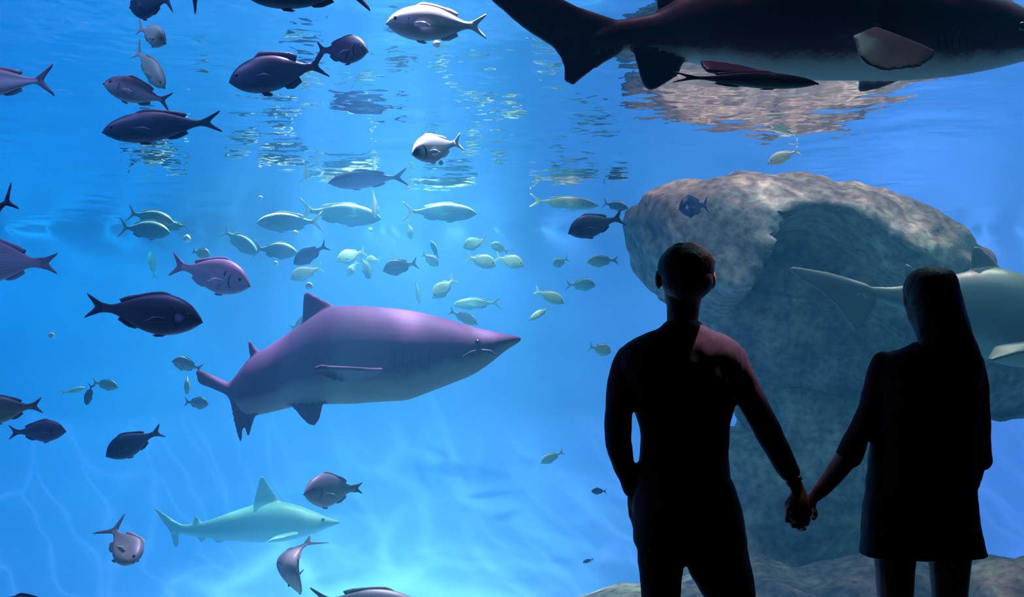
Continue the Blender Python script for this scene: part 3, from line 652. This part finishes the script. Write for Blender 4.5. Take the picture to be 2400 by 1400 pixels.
# school of pale fish in the lamp light
G = 'pale fish schooling under the lamp'
sch = [
 ('fish with lamp-lit back in the left pair, upper one of the two', 'jack', 'pale', (407, 522), (298, 498), 11.1, 36, 10),
 ('fish with lamp-lit back in the left pair, lower one of the two', 'jack', 'pale', (398, 545), (278, 532), 11.0, 42, 10),
 ('thin pale fish facing left, poking out right of the left pair', 'jack', 'pale', (370, 530), (444, 530), 11.6, 24, 0),
 ('bright-backed fish bending down right, left of the school centre', 'jack', 'pale', (602, 594), (520, 538), 11.4, 36, 10),
 ('bright-backed fish below the bending one, left of the small dark fish', 'jack', 'pale', (696, 592), (594, 582), 11.0, 38, 15),
 ('bright arched fish facing left in the row above the school', 'jack', 'pale', (602, 522), (758, 520), 11.3, 44, 15),
 ('long bright-backed fish facing right, largest of the pale row', 'jack', 'pale', (893, 512), (698, 492), 11.4, 50, 8),
 ('white fish hanging head down in front of the long bright fish', 'jack', 'palebr', (880, 512), (874, 440), 11.0, 26, 20),
 ('soft green long fish facing right, right of the vertical white fish', 'jack', 'pale', (1117, 500), (942, 496), 11.7, 42, 8),
 ('long bright fish facing right, left of the navy bream', 'jack', 'palebr', (1402, 482), (1240, 470), 11.3, 30, 8),
 ('small bright fish behind the navy bream tail', 'jack', 'pale', (1472, 488), (1412, 476), 11.3, 22, 20),
 ('small dark fish facing down left beside a bright-backed one', 'bream', 'navy', (688, 618), (768, 574), 9.5, 36, 5),
 ('bright bream above the brown shark dorsal fin', 'bream', 'palebr', (680, 654), (757, 626), 10.6, 34, 5),
 ('bright bream at the left of the middle cluster', 'bream', 'palebr', (790, 612), (858, 588), 10.8, 34, 5),
 ('small bright fish half hidden under the middle cluster', 'bream', 'palebr', (814, 648), (838, 612), 10.9, 20, 20),
 ('green bream facing the viewer in the middle cluster', 'bream', 'green', (868, 652), (846, 602), 10.7, 36, 45),
 ('tiny bright fish at the right of the middle cluster', 'bream', 'palebr', (858, 606), (890, 610), 10.9, 16, 10),
 ('brownish bream right of the middle cluster', 'bream', 'brown', (898, 634), (980, 616), 9.8, 38, 5),
 ('faint brown fish right of the brownish bream', 'bream', 'brown', (1028, 622), (988, 594), 12.2, 24, 10),
 ('green bream at the top of the right cluster', 'bream', 'green', (1086, 580), (1142, 560), 11.4, 30, 5),
 ('faint green fish behind the right cluster', 'bream', 'green', (1150, 572), (1192, 592), 12.0, 22, 5),
 ('bright bream lit from above, left of the right cluster', 'bream', 'palebr', (1162, 622), (1092, 602), 10.8, 34, 5),
 ('bright bream facing right, rightmost of the right cluster', 'bream', 'palebr', (1227, 622), (1160, 602), 11.0, 32, 5),
 ('bright bream tail up, above the back of the brown shark', 'bream', 'palebr', (1014, 698), (1068, 652), 10.4, 36, 20),
 ('translucent cyan fish just above the brown shark back', 'jack', 'green', (1062, 714), (1175, 710), 12.0, 26, 5),
 ('bright green fish touching the brown shark back line', 'bream', 'palebr', (1119, 760), (1052, 728), 9.0, 26, 5),
 ('bright fish facing down right, right of the brown shark', 'bream', 'palebr', (1322, 710), (1252, 680), 10.6, 28, 5),
 ('thin cyan fish facing down left under the bright right fish', 'jack', 'palebr', (1242, 750), (1290, 720), 10.6, 16, 5),
 ('green fish in open water left of the boulder', 'bream', 'green', (1376, 614), (1450, 610), 11.4, 28, 5),
 ('faint green fish left of the other green fish by the boulder', 'bream', 'green', (1296, 622), (1332, 606), 12.6, 24, 5),
 ('faint green fish lower down, near the head of the man', 'bream', 'green', (1396, 668), (1326, 668), 12.2, 30, 5),
 ('pale bream beside the shoulder of the man', 'bream', 'palebr', (1432, 826), (1380, 812), 9.6, 30, 10),
 ('pale fish above the boulder', 'bream', 'palebr', (1800, 382), (1874, 352), 9.12, 28, 5),
 ('pale fish head down, thin, left of the brown shark back', 'jack', 'green', (984, 712), (972, 652), 12.2, 18, 15),
 ('bright green fish showing above the lilac bream back', 'bream', 'palebr', (492, 600), (450, 588), 9.5, 26, 20),
 ('faint lilac forked tail of a distant fish, left of the lilac bream', 'jack', 'green', (352, 590), (362, 655), 12.8, 20, 10),
 ('cyan fish peeping out behind the brown shark dorsal fin', 'bream', 'palebr', (735, 745), (680, 772), 9.0, 28, 5),
 ('small green fish falling below the pale row, under the soft green fish', 'bream', 'green', (965, 560), (955, 520), 12.2, 26, 25),
 ('thin white fish right of the soft green fish', 'jack', 'pale', (1010, 565), (1030, 610), 12.0, 14, 15),
]
for l, k, m, h, t, D, hp, yw in sch:
    fish(l, k, K[m], h, t, D, hp, yw, group=G)
# scattered small fish, lower half
fish('grey fish near the tail of the brown shark, uppermost of three', 'bream', K['brown'], (404, 846), (474, 866), 8.8, 32, 20)
fish('greenish fish near the tail of the brown shark, middle of three', 'bream', K['green'], (438, 924), (440, 872), 8.9, 36, 30)
fish('brownish fish near the tail of the brown shark, lowest of three', 'bream', K['brown'], (488, 948), (432, 942), 8.9, 28, 20)
fish('small dark fish pointing down left of the brown shark tail', 'jack', K['navy'], (202, 950), (216, 900), 8.6, 18, 10)
fish('small green fish beside the dark pointing-down fish', 'bream', K['green'], (276, 908), (216, 896), 9.4, 26, 10)
fish('thin cyan fish arched beside the dark pointing-down fish', 'jack', K['palebr'], (200, 910), (142, 922), 10.5, 13, 10, bend=0.3)
fish('faint green fish in bright water left of the man elbow', 'bream', K['green'], (1268, 1086), (1322, 1058), 10.6, 22, 5)
fish('tiny dark fish in bright water left of the man hip', 'bream', K['navy'], (1386, 1152), (1422, 1152), 8.6, 16, 5)
fish('tiniest blue-grey fish in bright water left of the man thigh', 'bream', K['navy'], (1366, 1319), (1392, 1311), 9.6, 9, 5)
# morsels of food drifting; the cyan one is a glint modelled as a speck
for l, x, y, D, r in [('white food morsel below the bright white fish', 1023, 103, 5.9, 9), ('white food morsel under the pink-white bream', 1033, 381, 5.72, 6),
                      ('white food morsel below the bright arched fish', 692, 547, 10.8, 7), ('white food morsel below the small bright-backed fish', 647, 618, 10.8, 6),
                      ('white food morsel below the long bright-backed fish', 868, 539, 10.8, 5), ('white food morsel right of the left fish pair', 438, 560, 10.8, 9),
                      ('cyan glint modelled as a speck in open blue water at the left', 121, 787, 9.5, 7), ('white food morsel above the brown shark dorsal fin tip', 724, 671, 8.8, 9),
                      ('white food morsel just above the pale row', 610, 464, 10.9, 5)]:
    b = MB(); b.ball((0, 0, 0), r*D/F, 10, 7); o = b.build('food_morsel', M['crumb'])
    for v in o.data.vertices: v.co *= 1+0.35*noise.noise(v.co*60+Vector((x, y, 0)))
    o.location = P(x, y, D); tag(o, l, 'food morsel', 'food morsels drifting in the water')

# ------------------------------------------------------------------ people
YP = 3.3
def Q(x, y, dy=0.0): 
    p = P(x, y, YP); p.y += dy; return p
k_ = YP/F
def torso(b, rows, n=28, dy=0.0, grow=0.0, sub=4, pw=0.85):
    """rows: (y px, left px, right px, half depth m, depth offset m)"""
    rows = [(r[0], r[1]-grow, r[2]+grow, r[3]+grow*k_, r[4] if len(r) > 4 else 0.0) for r in rows]
    y0, y1 = rows[0][0], rows[-1][0]; rings = []; m = (len(rows)-1)*sub
    for i in range(m+1):
        y = lerp(y0, y1, i/m); l, r, d, oy = interp(rows, y)
        c = Q((l+r)/2, y, dy+oy); hw = (r-l)/2*k_; row = []
        for j in range(n):
            a = 2*PI*j/n; ca, sa = math.cos(a), math.sin(a)
            row.append(c+Vector((hw*math.copysign(abs(ca)**pw, ca), d*math.copysign(abs(sa)**pw, sa), 0)))
        rings.append(row)
    b.rings(rings)
def limb(b, pts, flat=1.0, grow=0.0, n=16):
    """pts: (x px, y px, radius px, depth offset m)"""
    ds = [p for p in pts]; out = []
    tab = [(i, *p) for i, p in enumerate(ds)]
    m = (len(ds)-1)*4
    for i in range(m+1): out.append(interp(tab, i/4))
    b.tube([Q(q[0], q[1], q[3]) for q in out], [(q[2]+grow)*k_ for q in out], n, flat)
def head(b, cx, cy_, rx, rz, dy=0.0, fem=False):
    c = Q(cx, cy_, dy)
    b.ball(c+Vector((0, -0.012, 0.010)), (rx*k_, 0.098, rz*k_), 24, 16)                    # skull
    b.ball(c+Vector((0, 0.045, -0.055)), (rx*k_*0.74, 0.052, 0.062), 20, 12)               # jaw
    b.ball(c+Vector((0, 0.083, -0.098)), (0.022, 0.016, 0.015), 12, 8)                     # chin
    b.tube([c+Vector((0, 0.088, 0.012)), c+Vector((0, 0.105, -0.022)), c+Vector((0, 0.098, -0.034))], [0.008, 0.013, 0.012], 10)  # nose
    b.ball(c+Vector((0, 0.086, -0.060)), (0.024, 0.012, 0.007), 12, 8)                     # lips
    b.ball(c+Vector((0, 0.078, 0.026)), (0.048, 0.016, 0.009), 14, 8)                      # brow
    for sd in (1, -1):
        b.ball(c+Vector((sd*(rx*k_+0.004), -0.004, -0.012)), (0.011, 0.018, 0.030), 12, 8) # ear
    return c
def face_bits(root, c):
    for sd in (1, -1):
        b = MB(); b.ball((0, 0, 0), (0.012, 0.010, 0.010), 12, 8); e = b.build('eye', M['white'], root); e.location = c+Vector((sd*0.031, 0.082, 0.008))-root.location
    b = MB(); b.tube([(-0.022, -0.004, 0), (0, 0.002, 0.001), (0.022, -0.004, 0)], [0.0015, 0.003, 0.0015], 6); e = b.build('mouth', M['mouth'], root); e.location = c+Vector((0, 0.096, -0.061))-root.location
def finger(b, pts, r0=0.0095, r1=0.0075):
    pts = resample(pts, 9); b.tube(pts, [lerp(r0, r1, i/8)*(1.08 if i in (3, 6) else 1.0) for i in range(9)], 10)
def finish_child(o, root):
    o.data.transform(Matrix.Translation(-Vector(root.location))); o.parent = root; return o

# ---- the man
man_t = [(752, 1562, 1636, 0.060), (768, 1545, 1655, 0.072), (785, 1505, 1695, 0.085), (805, 1468, 1728, 0.100), (830, 1450, 1742, 0.112), (870, 1450, 1740, 0.122), (910, 1466, 1732, 0.126), (950, 1482, 1722, 0.125),
         (1000, 1498, 1709, 0.118), (1050, 1500, 1706, 0.112), (1100, 1495, 1708, 0.112), (1130, 1490, 1714, 0.116)]
man_h = [(1120, 1493, 1712, 0.114), (1160, 1486, 1726, 0.122), (1200, 1482, 1738, 0.126), (1250, 1485, 1745, 0.126), (1275, 1488, 1748, 0.118), (1292, 1500, 1742, 0.09)]
arm_l = [(1478, 838, 34, 0.0), (1462, 880, 35, 0.0), (1451, 940, 33, -0.01), (1448, 1000, 32, -0.015), (1452, 1055, 30, -0.01), (1466, 1100, 25, 0.01), (1486, 1150, 21, 0.04)]
arm_r = [(1716, 838, 34, 0.0), (1737, 885, 34, 0.0), (1768, 950, 33, 0.0), (1803, 1018, 31, 0.0), (1832, 1073, 28, 0.0), (1851, 1108, 24.5, 0.0)]
leg_l = [(1546, 1270, 54, 0.0), (1549, 1310, 55, 0.0), (1549, 1360, 50, 0.0), (1549, 1420, 45, 0.0), (1548, 1560, 36, 0.01), (1547, 1700, 33, -0.01), (1546, 1850, 27, -0.015), (1546, 1925, 25, -0.01)]
leg_r = [(1672, 1270, 72, 0.0), (1681, 1310, 74, 0.0), (1699, 1355, 67, 0.0), (1719, 1415, 54, 0.0), (1736, 1560, 38, 0.01), (1748, 1700, 34, -0.01), (1757, 1850, 28, -0.015), (1760, 1925, 25, -0.01)]
b = MB()
torso(b, [(r[0], r[1]+7, r[2]-7, r[3]-0.012) for r in man_t]); torso(b, [(r[0], r[1]+8, r[2]-8, r[3]-0.012) for r in man_h])
b.tube([Q(1600, 790), Q(1600, 750), Q(1602, 715, 0.005), Q(1604, 690, 0.01)], [46*k_, 37*k_, 39*k_, 44*k_], 18)
hc = head(b, 1606, 646, 60, 62)
for a in (arm_l, arm_r): limb(b, a, grow=-6)
for l in (leg_l, leg_r): limb(b, l, grow=-8)
# left hand in the trouser pocket
limb(b, [(1488, 1152, 16, 0.04), (1496, 1180, 21, 0.07), (1504, 1215, 24, 0.09)], flat=0.6)
for i in range(4):
    finger(b, [Q(1492+i*9, 1225, 0.095-0.004*i), Q(1498+i*10, 1250, 0.100-0.004*i), Q(1504+i*10, 1268-abs(i-1.4)*5, 0.098)])
finger(b, [Q(1510, 1190, 0.085), Q(1524, 1208, 0.108), Q(1528, 1226, 0.110)], 0.0105)
# right hand: palm hangs from the wrist, fingers close round her hand
limb(b, [(1852, 1110, 18, 0.0), (1864, 1135, 16.5, 0.0), (1871, 1152, 18, 0.0), (1872, 1175, 25, -0.004), (1868, 1200, 27, -0.006)], flat=0.6)
for (x, y), t in zip([(1847, 1206), (1861, 1214), (1875, 1217), (1889, 1211)], [(1846, 1222), (1862, 1236), (1878, 1241), (1893, 1231)]):
    finger(b, [Q(x, y-8, -0.006), Q(*t, 0.010), Q(t[0]+5, t[1]-2, 0.042), Q(x+10, y-14, 0.062)])
finger(b, [Q(1858, 1165, 0.0), Q(1846, 1182, 0.012), Q(1858, 1198, 0.052), Q(1872, 1200, 0.064)], 0.011, 0.009)
for x, ft in ((1546, leg_l), (1760, leg_r)):
    limb(b, [(x, 1925, 18, -0.01), (x, 1948, 20, 0.02), (x, 1955, 17, 0.12)])
man = b.build('person', M['body'], remesh=0.0045)
rebase(man, (Q(1650, 0).x, YP, 0.0))
tag(man, 'man seen from behind, dark long-sleeved shirt, one hand in pocket, the other holding hers', 'person')
face_bits(man, hc)
b = MB(); torso(b, man_t+[(1165, 1486, 1728, 0.124)]); limb(b, arm_l); limb(b, arm_r)
finish_child(b.build('shirt', M['shirt'], remesh=0.006, rough=0.003), man)
b = MB(); torso(b, man_h, grow=1.0); limb(b, leg_l); limb(b, leg_r)
b.tube([Q(1487, 1182, 0.04), Q(1510, 1210, 0.09), Q(1530, 1240, 0.1)], [0.014, 0.03, 0.03], 12)
finish_child(b.build('trousers', M['trousers'], remesh=0.006, rough=0.003), man)
b = MB(); c = hc
b.ball(c+Vector((0.0005, -0.018, 0.022)), (66*k_, 0.103, 0.072), 26, 18)
b.ball(c+Vector((0, -0.035, -0.02)), (60*k_, 0.085, 0.062), 22, 14)
for i in range(26):
    a = random.Random(i); u = a.uniform(0, 2*PI); e = a.uniform(0.25, 1.4)
    b.ball(c+Vector((math.cos(u)*math.cos(e)*0.074, -0.018+math.sin(u)*math.cos(e)*0.088, 0.020+math.sin(e)*0.062)), a.uniform(0.012, 0.018), 8, 6)
finish_child(b.build('hair', M['hair'], remesh=0.004, rough=0.004), man)
b = MB(); b.tube([Q(1858, 1122), Q(1863, 1131)], [20.5*k_, 20.5*k_], 18, dome=False)
finish_child(b.build('wristwatch', M['metal'], rough=0.0), man)
for x in (1546, 1760):
    b = MB(); limb(b, [(x, 1930, 26, -0.035), (x, 1948, 24, 0.02), (x, 1951, 23, 0.10), (x, 1953, 20, 0.17)]); 
    for v in b.v: v.z = max(v.z, 0.0)
    finish_child(b.build('shoe', M['shoe'], remesh=0.006), man)

# ---- the woman
wt = [(800, 2150, 2225, 0.055), (815, 2118, 2255, 0.070), (828, 2078, 2290, 0.082), (850, 2058, 2302, 0.095), (890, 2052, 2300, 0.105), (940, 2052, 2295, 0.112), (990, 2047, 2288, 0.108), (1025, 2043, 2284, 0.102),
      (1070, 2039, 2283, 0.102), (1130, 2033, 2284, 0.112), (1200, 2026, 2288, 0.122), (1250, 2022, 2295, 0.128), (1285, 2019, 2303, 0.130), (1302, 2018, 2308, 0.130)]
wa_l = [(2072, 848, 28, 0.0), (2060, 880, 29, 0.0), (2050, 930, 30, 0.0), (2032, 980, 29, 0.0), (2012, 1020, 28, 0.0), (1990, 1056, 27, 0.0)]
wa_l2 = [(2004, 1042, 27, 0.0), (1981, 1077, 27, 0.0), (1954, 1113, 24, 0.0), (1930, 1144, 20, 0.005), (1914, 1163, 16, 0.015)]
wa_r = [(2283, 862, 25, 0.0), (2292, 910, 25, 0.0), (2297, 970, 24, 0.0), (2299, 1030, 23, 0.0), (2300, 1072, 23, 0.0)]
wa_r2 = [(2298, 1060, 19, 0.0), (2291, 1120, 17, 0.02), (2281, 1170, 14, 0.035), (2277, 1190, 13, 0.04)]
wl_l = [(2098, 1290, 50, 0.0), (2097, 1350, 45, 0.0), (2098, 1400, 42, 0.0), (2100, 1510, 35, 0.01), (2102, 1620, 33, -0.01), (2104, 1760, 27, -0.02), (2106, 1900, 19, -0.01), (2106, 1935, 18, -0.01)]
wl_r = [(2226, 1290, 51, 0.0), (2226, 1350, 45, 0.0), (2225, 1400, 41, 0.0), (2223, 1510, 35, 0.01), (2222, 1620, 33, -0.01), (2220, 1760, 27, -0.02), (2218, 1900, 19, -0.01), (2218, 1935, 18, -0.01)]
b = MB()
torso(b, [(r[0], r[1]+8+max(0, (r[0]-1200)*0.2), r[2]-8-max(0, (r[0]-1200)*0.2), r[3]-0.02) for r in wt])
b.tube([Q(2188, 838), Q(2186, 800), Q(2182, 765), Q(2178, 735, 0.01)], [38*k_, 31*k_, 31*k_, 36*k_], 18)
wc = head(b, 2178, 692, 52, 58, 0.0, True)
for a in (wa_l, wa_r): limb(b, a, grow=-5)
for a in (wa_l2, wa_r2): limb(b, a)
for l in (wl_l, wl_r): limb(b, l)
# her right hand, hanging beside the skirt
limb(b, [(2277, 1188, 13, 0.04), (2279, 1206, 17, 0.045), (2281, 1228, 19, 0.05)], flat=0.6)
for i in range(4):
    x = 2268+i*9
    finger(b, [Q(x, 1232, 0.05), Q(x+2, 1256, 0.055), Q(x+1, 1276-abs(i-1.3)*5, 0.047)], 0.0085, 0.0065)
finger(b, [Q(2288, 1200, 0.03), Q(2298, 1211, 0.018), Q(2297, 1226, 0.016)], 0.009, 0.0075)
# her left hand, held in his
limb(b, [(1913, 1163, 13.5, 0.015), (1904, 1178, 17, 0.024), (1893, 1196, 22, 0.030), (1884, 1210, 22, 0.030)], flat=0.55)
for (x, y), t in zip([(1862, 1194), (1868, 1206), (1878, 1216), (1890, 1222)], [(1843, 1190), (1846, 1206), (1858, 1226), (1876, 1243)]):
    finger(b, [Q(x+12, y, 0.030), Q((x+t[0])/2, (y+t[1])/2, 0.034), Q(*t, 0.008), Q(t[0]+6, t[1]-6, -0.024)], 0.0085, 0.0068)
finger(b, [Q(1908, 1190, 0.020), Q(1913, 1206, 0.0), Q(1902, 1214, -0.020)], 0.0095, 0.0075)
for x in (2106, 2218):
    limb(b, [(x, 1932, 17, -0.01), (x, 1950, 18, 0.02), (x, 1957, 14, 0.11)])
wom = b.build('person', M['body'], remesh=0.0045)
rebase(wom, (Q(2170, 0).x, YP, 0.0))
tag(wom, 'woman seen from behind with long straight hair and a short dark tunic dress', 'person')
face_bits(wom, wc)
b = MB(); torso(b, wt, sub=5); limb(b, wa_l); limb(b, wa_r)
b.tube([Q(2004, 1042), Q(1994, 1060), Q(1989, 1070)], [28*k_, 30.5*k_, 32*k_], 18)          # flared cuff
b.tube([Q(2299, 1050), Q(2301, 1072), Q(2302, 1082)], [22*k_, 24*k_, 25*k_], 18)
finish_child(b.build('dress', M['tunic'], remesh=0.006, rough=0.003), wom)
b = MB()
torso(b, [(627, 2168, 2200, 0.03, 0.0), (634, 2146, 2216, 0.06, -0.01), (646, 2128, 2226, 0.085, -0.015), (670, 2118, 2234, 0.10, -0.02), (700, 2116, 2238, 0.10, -0.03), (740, 2121, 2246, 0.095, -0.04), (780, 2132, 2256, 0.08, -0.055), (815, 2140, 2267, 0.055, -0.075),
          (845, 2165, 2273, 0.035, -0.09), (880, 2190, 2268, 0.025, -0.105), (915, 2210, 2256, 0.015, -0.115)], sub=4, pw=0.95)
finish_child(b.build('hair', M['hair2'], remesh=0.005, rough=0.004), wom)
for x in (2106, 2218):
    b = MB(); limb(b, [(x, 1946, 20, -0.03), (x, 1953, 20, 0.03), (x, 1956, 19, 0.09), (x, 1958, 15, 0.15)])
    for v in b.v: v.z = max(v.z, 0.0)
    finish_child(b.build('shoe', M['shoe'], remesh=0.006), wom)
